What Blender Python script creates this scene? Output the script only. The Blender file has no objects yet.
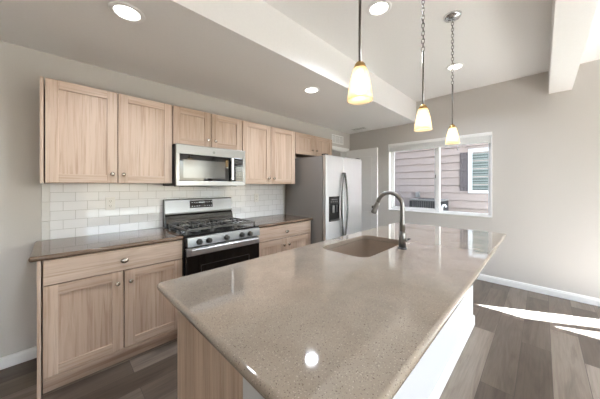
import bpy, bmesh, math, random
from math import sin, cos, pi, radians
random.seed(7)
C = bpy.context.scene.collection
sc = bpy.context.scene

# ------------------------------------------------------------------ camera
F_PX, HORIZON, CAM_H, YAW = 243.2, 185.5, 1.352, 44.9
cam_d = bpy.data.cameras.new('camera'); cam = bpy.data.objects.new('camera', cam_d); C.objects.link(cam)
cam_d.sensor_fit = 'HORIZONTAL'; cam_d.sensor_width = 36.0; cam_d.lens = 36.0 * F_PX / 600.0
cam_d.shift_y = -(199.5 - HORIZON) / 600.0
cam_d.clip_start = 0.02
cam.location = (0, 0, CAM_H); cam.rotation_euler = (radians(90), 0, radians(YAW - 90))
sc.camera = cam

# ------------------------------------------------------------------ sky, sun, exposure
world = bpy.data.worlds.new('world'); sc.world = world; world.use_nodes = True
wn = world.node_tree; wn.nodes.clear()
sky = wn.nodes.new('ShaderNodeTexSky'); sky.sky_type = 'NISHITA'; sky.sun_disc = False
sky.sun_elevation = radians(45); sky.sun_rotation = radians(152); sky.air_density = 1.0; sky.dust_density = 2.5; sky.ozone_density = 0.6
hs = wn.nodes.new('ShaderNodeHueSaturation'); hs.inputs['Saturation'].default_value = 0.8
bg = wn.nodes.new('ShaderNodeBackground'); bg.inputs['Strength'].default_value = 0.64
wo = wn.nodes.new('ShaderNodeOutputWorld')
wn.links.new(sky.outputs[0], hs.inputs['Color']); tint = wn.nodes.new('ShaderNodeMix'); tint.data_type = 'RGBA'; tint.blend_type = 'MULTIPLY'; tint.inputs[0].default_value = 1.0; tint.inputs[7].default_value = (0.885, 1.0, 1.12, 1)
wn.links.new(hs.outputs[0], tint.inputs[6]); wn.links.new(tint.outputs[2], bg.inputs['Color']); wn.links.new(bg.outputs[0], wo.inputs['Surface'])

sun_d = bpy.data.lights.new('sun', 'SUN'); sun_d.energy = 115.0; sun_d.angle = radians(0.6); sun_d.color = (0.83, 1.0, 1.16)
sun = bpy.data.objects.new('sun', sun_d); C.objects.link(sun)
from mathutils import Vector, Matrix
SUN_TRAVEL = Vector((-0.471 * 0.743, 0.882 * 0.743, -0.669))
sun.rotation_euler = SUN_TRAVEL.to_track_quat('-Z', 'Y').to_euler(); sun.location = (6, -9, 9)

sc.view_settings.view_transform = 'Standard'; sc.view_settings.look = 'None'
sc.view_settings.gamma = 1.0; sc.view_settings.use_curve_mapping = False
sc.view_settings.exposure = 1.17
sc.cycles.max_bounces = 10; sc.cycles.diffuse_bounces = 6; sc.cycles.glossy_bounces = 5
sc.cycles.transmission_bounces = 8; sc.cycles.transparent_max_bounces = 12
sc.cycles.sample_clamp_indirect = 6.0; sc.cycles.caustics_reflective = False; sc.cycles.caustics_refractive = False
sc.cycles.use_denoising = True

def portal(name, loc, sx, sy, direction):
    d = bpy.data.lights.new(name, 'AREA'); d.shape = 'RECTANGLE'; d.size = sx; d.size_y = sy; d.cycles.is_portal = True
    o = bpy.data.objects.new(name, d); C.objects.link(o); o.location = loc
    o.rotation_euler = Vector(direction).to_track_quat('-Z', 'Y').to_euler()
CAN_POWER = 3.8          # each recessed downlight (W)
PENDANT_POWER = 0.12      # each pendant bulb (W)

# ------------------------------------------------------------------ room dimensions
W, XR, XL, YR = 2.826, 4.30, -3.0, -4.2      # back wall, window wall, left wall, rear wall
ZLOW, ZHIGH, YH = 2.418, 2.765, 1.512        # kitchen ceiling, dining ceiling, ceiling step
WIN = (0.496, 1.999, 0.903, 2.104)           # window opening y0,y1,z0,z1
PAT = (-2.75, -1.20, 0.0, 2.05)               # patio opening in the window wall
RW1 = (0.6, 4.05, 0.0, 2.3)                   # rear openings x0,x1,z0,z1
RW2 = (-1.6, -0.3, 0.8, 2.2)
portal('portal_a', (XR + .12, (WIN[0] + WIN[1]) / 2, (WIN[2] + WIN[3]) / 2), WIN[1] - WIN[0], WIN[3] - WIN[2], (-1, 0, 0))
portal('portal_b', (XR + .12, (PAT[0] + PAT[1]) / 2, (PAT[2] + PAT[3]) / 2), PAT[1] - PAT[0], PAT[3] - PAT[2], (-1, 0, 0))
portal('portal_c', ((RW1[0] + RW1[1]) / 2, YR - .12, (RW1[2] + RW1[3]) / 2), RW1[1] - RW1[0], RW1[3] - RW1[2], (0, 1, 0))
portal('portal_d', ((RW2[0] + RW2[1]) / 2, YR - .12, (RW2[2] + RW2[3]) / 2), RW2[1] - RW2[0], RW2[3] - RW2[2], (0, 1, 0))

# ------------------------------------------------------------------ materials
def lin(c):
    return tuple(((v / 255) / 12.92 if v / 255 <= .04045 else ((v / 255 + .055) / 1.055) ** 2.4) for v in c) + (1.0,)
class NT:
    def __init__(s, name):
        s.m = bpy.data.materials.new(name); s.m.use_nodes = True; s.t = s.m.node_tree; s.t.nodes.clear()
        s.out = s.n('ShaderNodeOutputMaterial'); s.b = s.n('ShaderNodeBsdfPrincipled'); s.l(s.b.outputs[0], s.out.inputs[0])
    def n(s, k, **kw):
        x = s.t.nodes.new(k)
        for a, v in kw.items(): setattr(x, a, v)
        return x
    def l(s, a, b): s.t.links.new(a, b)
    def set(s, **kw):
        for k, v in kw.items(): s.b.inputs[k.replace('_', ' ')].default_value = v
        return s
    def coords(s, scale=(1, 1, 1), rot=(0, 0, 0), rand=0.0, loc=(0, 0, 0)):
        tc = s.n('ShaderNodeTexCoord'); mp = s.n('ShaderNodeMapping')
        mp.inputs['Scale'].default_value = scale; mp.inputs['Rotation'].default_value = rot; mp.inputs['Location'].default_value = loc
        src = tc.outputs['Object']
        if rand:
            oi = s.n('ShaderNodeObjectInfo'); ml = s.n('ShaderNodeMath', operation='MULTIPLY'); ml.inputs[1].default_value = rand
            ad = s.n('ShaderNodeVectorMath', operation='ADD'); s.l(oi.outputs['Random'], ml.inputs[0]); s.l(src, ad.inputs[0]); s.l(ml.outputs[0], ad.inputs[1]); src = ad.outputs[0]
        s.l(src, mp.inputs['Vector']); return mp.outputs[0]
    def noise(s, vec, scale=1, detail=4, rough=.55, dist=0):
        x = s.n('ShaderNodeTexNoise'); x.inputs['Scale'].default_value = scale; x.inputs['Detail'].default_value = detail
        x.inputs['Roughness'].default_value = rough; x.inputs['Distortion'].default_value = dist; s.l(vec, x.inputs['Vector']); return x.outputs['Fac']
    def ramp(s, fac, stops):
        r = s.n('ShaderNodeValToRGB'); e = r.color_ramp.elements
        while len(e) < len(stops): e.new(.5)
        for q, (p, c) in zip(e, stops): q.position = p; q.color = c
        s.l(fac, r.inputs[0]); return r.outputs[0]
    def mix(s, fac, a, b, mode='MIX'):
        x = s.n('ShaderNodeMix', data_type='RGBA', blend_type=mode)
        for k, v in ((0, fac), (6, a), (7, b)):
            if hasattr(v, 'links') or isinstance(v, bpy.types.NodeSocket): s.l(v, x.inputs[k])
            else: x.inputs[k].default_value = v
        return x.outputs[2]
    def bump(s, h, strength=.1, dist=.002):
        b = s.n('ShaderNodeBump'); b.inputs['Strength'].default_value = strength; b.inputs['Distance'].default_value = dist
        s.l(h, b.inputs['Height']); s.l(b.outputs[0], s.b.inputs['Normal'])
    def col(s, c): s.l(c, s.b.inputs['Base Color']); return s

def plain(name, rgb, rough=.5, metal=0, spec=.5, nscale=40, var=.04, bump=0, coat=0):
    t = NT(name); t.set(Roughness=rough, Metallic=metal); t.b.inputs['Specular IOR Level'].default_value = spec
    v = t.coords(); f = t.noise(v, nscale, 3)
    c = lin(rgb); a = tuple(min(1, x * (1 + var)) for x in c[:3]) + (1,); b = tuple(x * (1 - var) for x in c[:3]) + (1,)
    t.col(t.ramp(f, [(.3, b), (.7, a)]))
    if bump: t.bump(f, bump, .002)
    if coat: t.b.inputs['Coat Weight'].default_value = coat
    return t.m

def wood(name, axis):
    t = NT(name); t.set(Roughness=.45); t.b.inputs['Specular IOR Level'].default_value = .35
    sx = {'z': (9, 9, .45), 'x': (.45, 9, 9), 'y': (9, .45, 9)}[axis]
    sf = {'z': (70, 70, 2.2), 'x': (2.2, 70, 70), 'y': (70, 2.2, 70)}[axis]
    big = t.noise(t.coords(sx, rand=7.3), 1, 3, .5, .8)
    fine = t.noise(t.coords(sf, rand=3.1), 1, 5, .6, .3)
    w = t.n('ShaderNodeMath', operation='SINE'); m = t.n('ShaderNodeMath', operation='MULTIPLY'); m.inputs[1].default_value = 42
    t.l(big, m.inputs[0]); t.l(m.outputs[0], w.inputs[0])
    base = t.ramp(big, [(.30, lin((196, 172, 153))), (.50, lin((206, 183, 164))), (.70, lin((213, 193, 175)))])
    ring = t.ramp(w.outputs[0], [(.55, (1, 1, 1, 1)), (1.0, (.86, .81, .77, 1))])
    tc = t.n('ShaderNodeTexCoord'); sp = t.n('ShaderNodeSeparateXYZ'); t.l(tc.outputs['Object'], sp.inputs[0])
    ia, ib = {'z': (0, 1), 'x': (2, 1), 'y': (0, 2)}[axis]
    ad = t.n('ShaderNodeMath', operation='ADD'); t.l(sp.outputs[ia], ad.inputs[0]); t.l(sp.outputs[ib], ad.inputs[1])
    dv = t.n('ShaderNodeMath', operation='MULTIPLY'); dv.inputs[1].default_value = 11.3; t.l(ad.outputs[0], dv.inputs[0])
    fl = t.n('ShaderNodeMath', operation='FLOOR'); t.l(dv.outputs[0], fl.inputs[0])
    wnz = t.n('ShaderNodeTexWhiteNoise', noise_dimensions='1D'); t.l(fl.outputs[0], wnz.inputs['W'])
    base = t.mix(1.0, base, t.ramp(wnz.outputs['Value'], [(0, (.90, .885, .87, 1)), (1, (1.04, 1.04, 1.04, 1))]), 'MULTIPLY')
    c = t.mix(.55, base, ring, 'MULTIPLY')
    fr = t.ramp(fine, [(.34, (.76, .69, .63, 1)), (.50, (1, 1, 1, 1))])
    c = t.mix(.8, c, fr, 'MULTIPLY'); t.col(c); t.bump(fine, .05, .001)
    return t.m

def quartz(name, lo, hi, dark, light, spec=.9, coat=.5):
    t = NT(name); t.set(Roughness=.05); t.b.inputs['Specular IOR Level'].default_value = spec; t.b.inputs['Coat Weight'].default_value = coat; t.b.inputs['Coat Roughness'].default_value = .03; t.b.inputs['Coat IOR'].default_value = 1.5
    v = t.coords()
    n1 = t.noise(v, 9, 4, .6); n2 = t.noise(v, 260, 2, .5); n3 = t.noise(t.coords(loc=(3, 7, 1)), 240, 2, .5)
    c = t.ramp(n1, [(.3, lin(lo)), (.7, lin(hi))])
    c = t.mix(t.ramp(n2, [(.63, (0, 0, 0, 1)), (.70, (1, 1, 1, 1))]), c, lin(dark))
    c = t.mix(t.ramp(n3, [(.63, (0, 0, 0, 1)), (.72, (1, 1, 1, 1))]), c, lin(light))
    t.col(c); return t.m

def tile():
    t = NT('subway_tile'); t.set(Roughness=.08); t.b.inputs['Specular IOR Level'].default_value = .6
    tc = t.n('ShaderNodeTexCoord'); sp = t.n('ShaderNodeSeparateXYZ'); cb = t.n('ShaderNodeCombineXYZ')
    t.l(tc.outputs['Object'], sp.inputs[0]); t.l(sp.outputs[0], cb.inputs[0]); t.l(sp.outputs[2], cb.inputs[1])
    mp = t.n('ShaderNodeMapping'); mp.inputs['Location'].default_value = (-.042, -.914, 0); t.l(cb.outputs[0], mp.inputs[0])
    b = t.n('ShaderNodeTexBrick'); b.offset = .5; b.squash = 1
    for k, v in (('Scale', 1), ('Mortar Size', .0016), ('Mortar Smooth', .35), ('Brick Width', .1524), ('Row Height', .0762), ('Bias', 0)): b.inputs[k].default_value = v
    b.inputs['Color1'].default_value = lin((242, 243, 245)); b.inputs['Color2'].default_value = lin((237, 238, 240)); b.inputs['Mortar'].default_value = lin((190, 190, 189))
    t.l(mp.outputs[0], b.inputs['Vector']); t.col(b.outputs['Color'])
    iv = t.n('ShaderNodeMath', operation='SUBTRACT'); iv.inputs[0].default_value = 1; t.l(b.outputs['Fac'], iv.inputs[1])
    wv = t.noise(t.coords(), 11, 2); ad = t.n('ShaderNodeMath', operation='MULTIPLY_ADD'); ad.inputs[1].default_value = .35
    t.l(wv, ad.inputs[0]); t.l(iv.outputs[0], ad.inputs[2]); t.bump(ad.outputs[0], .35, .002)
    return t.m

def planks():
    t = NT('vinyl_plank'); t.set(Roughness=.36); t.b.inputs['Specular IOR Level'].default_value = .4
    v = t.coords(loc=(.37, .05, 0))
    b = t.n('ShaderNodeTexBrick'); b.offset = .37; b.offset_frequency = 2; b.squash = 1
    for k, x in (('Scale', 1), ('Mortar Size', .0016), ('Mortar Smooth', .2), ('Brick Width', 1.22), ('Row Height', .178), ('Bias', 0)): b.inputs[k].default_value = x
    b.inputs['Color1'].default_value = (0, 0, 0, 1); b.inputs['Color2'].default_value = (1, 1, 1, 1); b.inputs['Mortar'].default_value = (.5, .5, .5, 1)
    t.l(v, b.inputs['Vector'])
    sh = t.n('ShaderNodeVectorMath', operation='MULTIPLY_ADD'); sh.inputs[1].default_value = (13, 5, 0)
    t.l(b.outputs['Color'], sh.inputs[0]); t.l(v, sh.inputs[2])
    m1 = t.n('ShaderNodeMapping'); m1.inputs['Scale'].default_value = (1.1, 9, 1); t.l(sh.outputs[0], m1.inputs[0])
    m2 = t.n('ShaderNodeMapping'); m2.inputs['Scale'].default_value = (3.5, 85, 1); t.l(sh.outputs[0], m2.inputs[0])
    g1 = t.noise(m1.outputs[0], 1, 4, .6, 1.2); g2 = t.noise(m2.outputs[0], 1, 4, .6, .2)
    c = t.ramp(b.outputs['Color'], [(0, lin((88, 76, 66))), (.5, lin((118, 106, 95))), (1, lin((150, 138, 127)))])
    c = t.mix(.8, c, t.ramp(g1, [(.30, (.52, .48, .45, 1)), (.52, (1, 1, 1, 1)), (.75, (1.2, 1.19, 1.18, 1))]), 'MULTIPLY')
    c = t.mix(.6, c, t.ramp(g2, [(.3, (.7, .66, .63, 1)), (.6, (1, 1, 1, 1))]), 'MULTIPLY')
    c = t.mix(b.outputs['Fac'], c, lin((70, 60, 54))); t.col(c)
    t.bump(g2, .06, .001); return t.m

def steel(name, rgb=(200, 200, 200), rough=.24, axis='x'):
    t = NT(name); t.set(Metallic=1.0, Roughness=rough)
    s = {'x': (3, 300, 300), 'z': (300, 300, 3), 'y': (300, 3, 300)}[axis]
    f = t.noise(t.coords(s), 1, 3); c = lin(rgb)
    t.col(t.ramp(f, [(.3, tuple(x * .94 for x in c[:3]) + (1,)), (.7, c)])); t.bump(f, .03, .0005); return t.m

def emit(name, rgb, strength):
    t = NT(name); t.b.inputs['Base Color'].default_value = lin(rgb); t.b.inputs['Emission Color'].default_value = lin(rgb); t.b.inputs['Emission Strength'].default_value = strength; return t.m

def glass(name, tint=(1, 1, 1, 1), refl=.04):
    t = NT(name); t.t.nodes.remove(t.b)
    tr = t.n('ShaderNodeBsdfTransparent'); tr.inputs[0].default_value = tint
    gl = t.n('ShaderNodeBsdfGlossy'); gl.inputs['Roughness'].default_value = .01
    fr = t.n('ShaderNodeFresnel'); fr.inputs[0].default_value = 1.3
    ge = t.n('ShaderNodeNewGeometry'); iv = t.n('ShaderNodeMath', operation='SUBTRACT'); iv.inputs[0].default_value = 1; t.l(ge.outputs['Backfacing'], iv.inputs[1])
    fm = t.n('ShaderNodeMath', operation='MULTIPLY'); t.l(fr.outputs[0], fm.inputs[0]); t.l(iv.outputs[0], fm.inputs[1])
    mx = t.n('ShaderNodeMixShader'); t.l(fm.outputs[0], mx.inputs[0]); t.l(tr.outputs[0], mx.inputs[1]); t.l(gl.outputs[0], mx.inputs[2]); t.l(mx.outputs[0], t.out.inputs[0])
    return t.m

def shade_glass():
    t = NT('cream_glass'); t.t.nodes.remove(t.b)
    f = t.noise(t.coords((1, 1, .5)), 45, 4, .6, 1.0)
    c = t.ramp(f, [(.3, lin((249, 232, 202))), (.7, lin((254, 244, 222)))])
    tl = t.n('ShaderNodeBsdfTranslucent'); df = t.n('ShaderNodeBsdfDiffuse'); gl = t.n('ShaderNodeBsdfGlossy'); gl.inputs['Roughness'].default_value = .12
    tp = t.n('ShaderNodeBsdfTransparent')
    t.l(c, tl.inputs[0]); t.l(c, df.inputs[0]); t.l(c, tp.inputs[0])
    a = t.n('ShaderNodeMixShader'); a.inputs[0].default_value = .35; t.l(tl.outputs[0], a.inputs[1]); t.l(df.outputs[0], a.inputs[2])
    b = t.n('ShaderNodeMixShader'); b.inputs[0].default_value = .48; t.l(a.outputs[0], b.inputs[1]); t.l(tp.outputs[0], b.inputs[2])
    d = t.n('ShaderNodeMixShader'); d.inputs[0].default_value = .06; t.l(b.outputs[0], d.inputs[1]); t.l(gl.outputs[0], d.inputs[2]); t.l(d.outputs[0], t.out.inputs[0])
    return t.m

M = dict(
    wall=plain('wall_paint', (203, 199, 194), .75, nscale=120, var=.012, bump=.04),
    ceil=plain('ceiling_paint', (240, 239, 238), .85, nscale=55, var=.012, bump=.22),
    knee=plain('white_wall_paint', (206, 207, 208), .6, nscale=120, var=.01),
    trim=plain('white_trim', (244, 244, 243), .35, var=.01),
    wood_v=wood('wood_vertical_grain', 'z'), wood_h=wood('wood_horizontal_grain', 'x'), wood_y=wood('wood_end_grain', 'y'),
    gap=plain('gap_shade', (92, 70, 56), .8),  # dark brown standing in for shade between cabinet doors
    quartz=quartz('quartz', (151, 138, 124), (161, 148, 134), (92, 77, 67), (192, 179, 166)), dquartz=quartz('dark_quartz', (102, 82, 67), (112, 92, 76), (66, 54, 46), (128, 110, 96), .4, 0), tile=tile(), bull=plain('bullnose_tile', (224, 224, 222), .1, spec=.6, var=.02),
    floor=planks(),
    steel=steel('brushed_steel', (146, 146, 146), .3), steel_v=steel('brushed_steel_vertical', (226, 227, 228), .36, 'z'), dsteel=steel('dark_steel', (120, 120, 120), .3),
    knobm=steel('knob_steel', (92, 90, 88), .3),
    hsteel=steel('handle_steel', (120, 120, 120), .16, 'z'),
    rod=steel('dark_nickel', (128, 124, 119), .3, 'z'),
    vsteel=steel('blackened_steel', (96, 95, 93), .2),
    gsteel=steel('guard_steel', (126, 126, 126), .28), lsteel=steel('light_steel', (196, 196, 196), .34),
    grey=plain('grey_painted_steel', (136, 130, 124), .42, spec=.45, nscale=200, var=.03, bump=.03),
    nickel=steel('brushed_nickel', (190, 180, 168), .22, 'z'), fnickel=steel('faucet_nickel', (146, 144, 141), .32, 'z'),
    chrome=steel('chrome', (225, 225, 225), .1), brass=steel('warm_brass', (196, 160, 104), .25),
    black=plain('black_enamel', (16, 16, 17), .18, spec=.5), iron=plain('cast_iron', (104, 101, 97), .36, nscale=300, var=.15, bump=.2),
    bglass=plain('black_glass', (9, 9, 10), .04, spec=.6, var=.02), plastic=plain('black_plastic', (28, 28, 29), .35),
    mesh=steel('oven_window_mesh', (92, 92, 92), .16),
    white_p=plain('white_plastic', (236, 235, 232), .35, var=.01), vslot=plain('vent_grey', (170, 169, 166), .6), slot=plain('dark_slot', (60, 58, 56), .6),
    sink=plain('sink_composite', (164, 148, 134), .22, metal=.15, spec=.55, nscale=160, var=.06),
    glass=glass('window_glass'), shade=shade_glass(), blind=plain('blind_slat', (240, 240, 238), .5, var=.02),
    ntrim=plain('toned_white_trim', (178, 178, 178), .6), nblind=plain('grey_blind', (104, 110, 106), .6),  # white trim toned down to an even grey
    siding=plain('lap_siding', (136, 122, 115), .8, nscale=18, var=.03, bump=.1), shutter=plain('grey_shutter', (76, 68, 68), .7),
    nglass=plain('teal_glass', (78, 84, 80), .25, spec=.2, var=.08, nscale=3),
    ac=plain('condenser_grey', (120, 117, 114), .55), acd=plain('condenser_dark', (50, 49, 49), .6),
    gravel=plain('gravel', (96, 96, 84), .95, nscale=30, var=.25, bump=.6), concrete=plain('concrete', (170, 166, 160), .9, nscale=20, var=.06),
    lens=emit('lamp_lens', (255, 250, 242), 4.0), bulb=emit('bulb_glow', (255, 246, 230), 5.0), led=emit('lit_digit', (200, 205, 210), .5),
    roof=plain('roof_shingle', (110, 104, 100), .95, nscale=60, var=.2),
)

# ------------------------------------------------------------------ mesh builder
class MB:
    def __init__(s): s.v = []; s.f = []; s.sm = []; s.mi = []; s.m = 0
    def add(s, vs, fs, smooth=False):
        o = len(s.v); s.v += [tuple(p) for p in vs]
        for f in fs: s.f.append(tuple(i + o for i in f)); s.sm.append(smooth); s.mi.append(s.m)
        return s
    def bm(s, b, smooth=False):
        b.verts.index_update(); s.add([v.co[:] for v in b.verts], [[v.index for v in f.verts] for f in b.faces], smooth); b.free(); return s
    def box(s, x0, x1, y0, y1, z0, z1, bev=0, seg=2):
        b = bmesh.new(); bmesh.ops.create_cube(b, size=1)
        for v in b.verts: v.co = ((x0 + x1) / 2 + v.co.x * (x1 - x0), (y0 + y1) / 2 + v.co.y * (y1 - y0), (z0 + z1) / 2 + v.co.z * (z1 - z0))
        if bev: bmesh.ops.bevel(b, geom=b.edges[:], offset=min(bev, .45 * min(abs(x1 - x0), abs(y1 - y0), abs(z1 - z0))), segments=seg, affect='EDGES', profile=.5)
        return s.bm(b)
    def lathe(s, prof, c=(0, 0, 0), axis=(0, 0, 1), n=28, sx=1.0, sy=1.0, caps=True):
        q = Vector((0, 0, 1)).rotation_difference(Vector(axis).normalized()); vs = []; fs = []
        for r, z in prof:
            for k in range(n):
                a = 2 * pi * k / n; p = q @ Vector((r * cos(a) * sx, r * sin(a) * sy, z)); vs.append((p.x + c[0], p.y + c[1], p.z + c[2]))
        for i in range(len(prof) - 1):
            for k in range(n): fs.append((i * n + k, i * n + (k + 1) % n, (i + 1) * n + (k + 1) % n, (i + 1) * n + k))
        s.add(vs, fs, True)
        if caps:
            o = len(s.v) - len(vs)
            for base, rev in ((0, True), ((len(prof) - 1) * n, False)):
                f = [o + base + k for k in range(n)]; s.f.append(tuple(f[::-1] if rev else f)); s.sm.append(False); s.mi.append(s.m)
        return s
    def tube(s, pts, r, n=12, closed=False):
        P = [Vector(p) for p in pts]; N = len(P); R = r if isinstance(r, (list, tuple)) else [r] * N; vs = []; fs = []; nrm = None
        for i, p in enumerate(P):
            t = ((P[(i + 1) % N] - P[i - 1]) if closed or 0 < i < N - 1 else (P[1] - P[0] if i == 0 else P[-1] - P[-2])).normalized()
            if nrm is None: nrm = t.orthogonal().normalized()
            else: nrm = (nrm - t * nrm.dot(t)).normalized()
            bn = t.cross(nrm)
            for k in range(n):
                a = 2 * pi * k / n; vs.append(p + (nrm * cos(a) + bn * sin(a)) * R[i])
        for i in range(N if closed else N - 1):
            j = (i + 1) % N
            for k in range(n): fs.append((i * n + k, i * n + (k + 1) % n, j * n + (k + 1) % n, j * n + k))
        s.add(vs, fs, True)
        if not closed:
            o = len(s.v) - len(vs); s.f += [tuple(o + k for k in range(n))[::-1], tuple(o + (N - 1) * n + k for k in range(n))]; s.sm += [False] * 2; s.mi += [s.m] * 2
        return s
    def prism(s, poly, axis, a, b):
        f = {'x': lambda p, t: (t, p[0], p[1]), 'y': lambda p, t: (p[0], t, p[1]), 'z': lambda p, t: (p[0], p[1], t)}[axis]; n = len(poly)
        vs = [f(p, a) for p in poly] + [f(p, b) for p in poly]
        return s.add(vs, [tuple(range(n))[::-1], tuple(range(n, 2 * n))] + [(i, (i + 1) % n, n + (i + 1) % n, n + i) for i in range(n)])
    def build(s, name, mat, parent=None, loc=(0, 0, 0)):
        base = ORG.get(parent, (0, 0, 0)) if parent else loc
        me = bpy.data.meshes.new(name); me.from_pydata([(x - base[0], y - base[1], z - base[2]) for x, y, z in s.v], [], s.f)
        for p, sm, mi in zip(me.polygons, s.sm, s.mi): p.use_smooth = sm; p.material_index = mi
        for m in (mat if isinstance(mat, (list, tuple)) else [mat]): me.materials.append(m)
        b = bmesh.new(); b.from_mesh(me); bmesh.ops.recalc_face_normals(b, faces=b.faces[:]); b.to_mesh(me); b.free()
        o = bpy.data.objects.new(name, me); C.objects.link(o); ORG[o] = base
        if parent: o.parent = parent
        else: o.location = loc
        return o
ORG = {}
def tag(o, label, cat, group=None):
    o['label'] = label; o['category'] = cat
    if group: o['group'] = group
    return o
def thing(name, label, cat, loc, group=None):
    o = bpy.data.objects.new(name, None); o.empty_display_size = .1; C.objects.link(o); o.location = loc; ORG[o] = tuple(loc); return tag(o, label, cat, group)
def struct(o): o['kind'] = 'structure'; return o
def sroot(name, loc):
    o = bpy.data.objects.new(name, None); o.empty_display_size = .1; C.objects.link(o); o.location = loc; ORG[o] = tuple(loc); o['kind'] = 'structure'; return o
def copy_tree(o, parent=None):
    c = o.copy(); C.objects.link(c)
    if parent: c.parent = parent
    for ch in list(o.children): copy_tree(ch, c)
    return c
def rrect(x0, x1, y0, y1, r, n=8):
    p = []
    for cx, cy, a0 in ((x1 - r, y1 - r, 0), (x0 + r, y1 - r, 90), (x0 + r, y0 + r, 180), (x1 - r, y0 + r, 270)):
        for k in range(n + 1): a = radians(a0 + 90 * k / n); p.append((cx + r * cos(a), cy + r * sin(a)))
    return p
def slab(x0, x1, y0, y1, z0, z1, r=.02, e=.012, hole=None):
    """stone top with rounded edge and an optional rounded cut-out; hole = (loop points)"""
    b = bmesh.new(); rings = []
    prof = [(e, z0)] + [(e - e * sin(a), z0 + e - e * cos(a)) for a in (pi / 6, pi / 3, pi / 2)] + [(e - e * cos(a), z1 - e + e * sin(a)) for a in (0, pi / 6, pi / 3, pi / 2)]
    for d, z in prof: rings.append([b.verts.new((x, y, z)) for x, y in rrect(x0 + d, x1 - d, y0 + d, y1 - d, max(r - d, .001) if r > d else .001)])
    sm = []
    for A, B in zip(rings, rings[1:]):
        for k in range(len(A)): sm.append(b.faces.new((A[k], A[(k + 1) % len(A)], B[(k + 1) % len(A)], B[k])))
    hl = []
    if hole: hl = [[b.verts.new((x, y, z)) for x, y in hole] for z in (z0, z1)]
    if hole:
        for k in range(len(hole)): b.faces.new((hl[0][k], hl[1][k], hl[1][(k + 1) % len(hole)], hl[0][(k + 1) % len(hole)]))
    for ring, h in ((rings[0], hl[0] if hole else None), (rings[-1], hl[1] if hole else None)):
        if h is None: b.faces.new(ring)
        else:
            ed = []
            for L in (ring, h):
                for k in range(len(L)): ed.append(b.edges.get((L[k], L[(k + 1) % len(L)])) or b.edges.new((L[k], L[(k + 1) % len(L)])))
            bmesh.ops.triangle_fill(b, edges=ed, use_beauty=True, use_dissolve=False)
    m = MB(); m.bm(b); 
    for i in range(len(sm)): m.sm[i] = True
    return m

# ------------------------------------------------------------------ the room shell
T = .15
HX0, HY1 = 3.25, 4.25      # small hall beyond the doorway
struct(MB().box(XL - T, XR + T, YR - T, HY1 + T, -.12, 0).build('floor', M['floor']))
struct(MB().box(XL - T, XR + T, YH, HY1 + T, ZLOW, ZHIGH + .25).build('ceiling_kitchen', M['ceil']))
struct(MB().box(XL - T, XR + T, YR - T, YH, ZHIGH, ZHIGH + .25).build('ceiling_dining', M['ceil']))
struct(MB().box(XL, XR, -.249, -.055, 2.484, ZHIGH, .003).build('ceiling_beam', M['ceil']))
DW = (3.51, 4.19, 2.045)   # doorway x0,x1,height
m = MB(); m.box(XL - T, DW[0], W, W + T, 0, ZLOW); m.box(DW[1], XR, W, W + T, 0, ZLOW); m.box(DW[0], DW[1], W, W + T, DW[2], ZLOW)
struct(m.build('wall_back', M['wall']))
m = MB(); x0, x1 = XR, XR + T
m.box(x0, x1, WIN[1], HY1 + T, 0, ZHIGH); m.box(x0, x1, WIN[0], WIN[1], 0, WIN[2]); m.box(x0, x1, WIN[0], WIN[1], WIN[3], ZHIGH)
m.box(x0, x1, PAT[1], WIN[0], 0, ZHIGH); m.box(x0, x1, PAT[0], PAT[1], PAT[3], ZHIGH); m.box(x0, x1, YR - T, PAT[0], 0, ZHIGH)
struct(m.build('wall_right', M['wall']))
struct(MB().box(XL - T, XL, YR - T, W, 0, ZHIGH).build('wall_left', M['wall']))
m = MB(); y0, y1 = YR - T, YR
m.box(XL, RW2[0], y0, y1, 0, ZHIGH); m.box(RW2[1], RW1[0], y0, y1, 0, ZHIGH); m.box(RW1[1], XR, y0, y1, 0, ZHIGH)
m.box(RW2[0], RW2[1], y0, y1, 0, RW2[2]); m.box(RW2[0], RW2[1], y0, y1, RW2[3], ZHIGH); m.box(RW1[0], RW1[1], y0, y1, RW1[3], ZHIGH)
struct(m.build('wall_rear', M['wall']))
m = MB(); m.box(HX0 - .1, HX0, W + T, HY1, 0, ZLOW); m.box(HX0 - .1, XR, HY1, HY1 + T, 0, ZLOW); struct(m.build('wall_hall', M['wall']))

def baseboard(name, axis, pos, a, b, sgn):
    pr = [(0, 0), (.014, 0), (.014, .062), (.011, .070), (.011, .078), (.006, .086), (0, .086)]
    pl = [(pos + sgn * d, z) for d, z in pr]
    m = MB(); m.prism(pl, 'x' if axis == 'x' else 'y', a, b); return struct(m.build(name, M['trim']))
baseboard('baseboard_right', 'y', XR, -1.14, 2.12, -1)
baseboard('baseboard_back', 'x', W, XL, -.087, -1)

# kitchen window
wr = sroot('window_1', (XR + .06, (WIN[0] + WIN[1]) / 2, WIN[2]))
y0, y1, z0, z1 = WIN; ym = 1.199
m = MB()      # liner of the opening, slim lip on the wall
m.box(XR - .006, XR + .14, y0, y0 + .016, z0, z1, .002); m.box(XR - .006, XR + .14, y1 - .016, y1, z0, z1, .002); m.box(XR - .006, XR + .14, y0, y1, z1 - .016, z1, .002)
m.build('window_liner', M['trim'], wr)
MB().box(XR - .012, XR + .14, y0, y1, z0, z0 + .02, .004).build('window_sill', M['trim'], wr)
fx0, fx1 = XR + .07, XR + .13
m = MB(); a0, a1, b0, b1 = y0 + .016, y1 - .016, z0 + .02, z1 - .016; fw = .036
m.box(fx0, fx1, a0, a0 + fw, b0, b1, .004); m.box(fx0, fx1, a1 - fw, a1, b0, b1, .004); m.box(fx0, fx1, a0, a1, b0, b0 + fw * .6, .004); m.box(fx0, fx1, a0, a1, b1 - fw, b1, .004)
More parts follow.
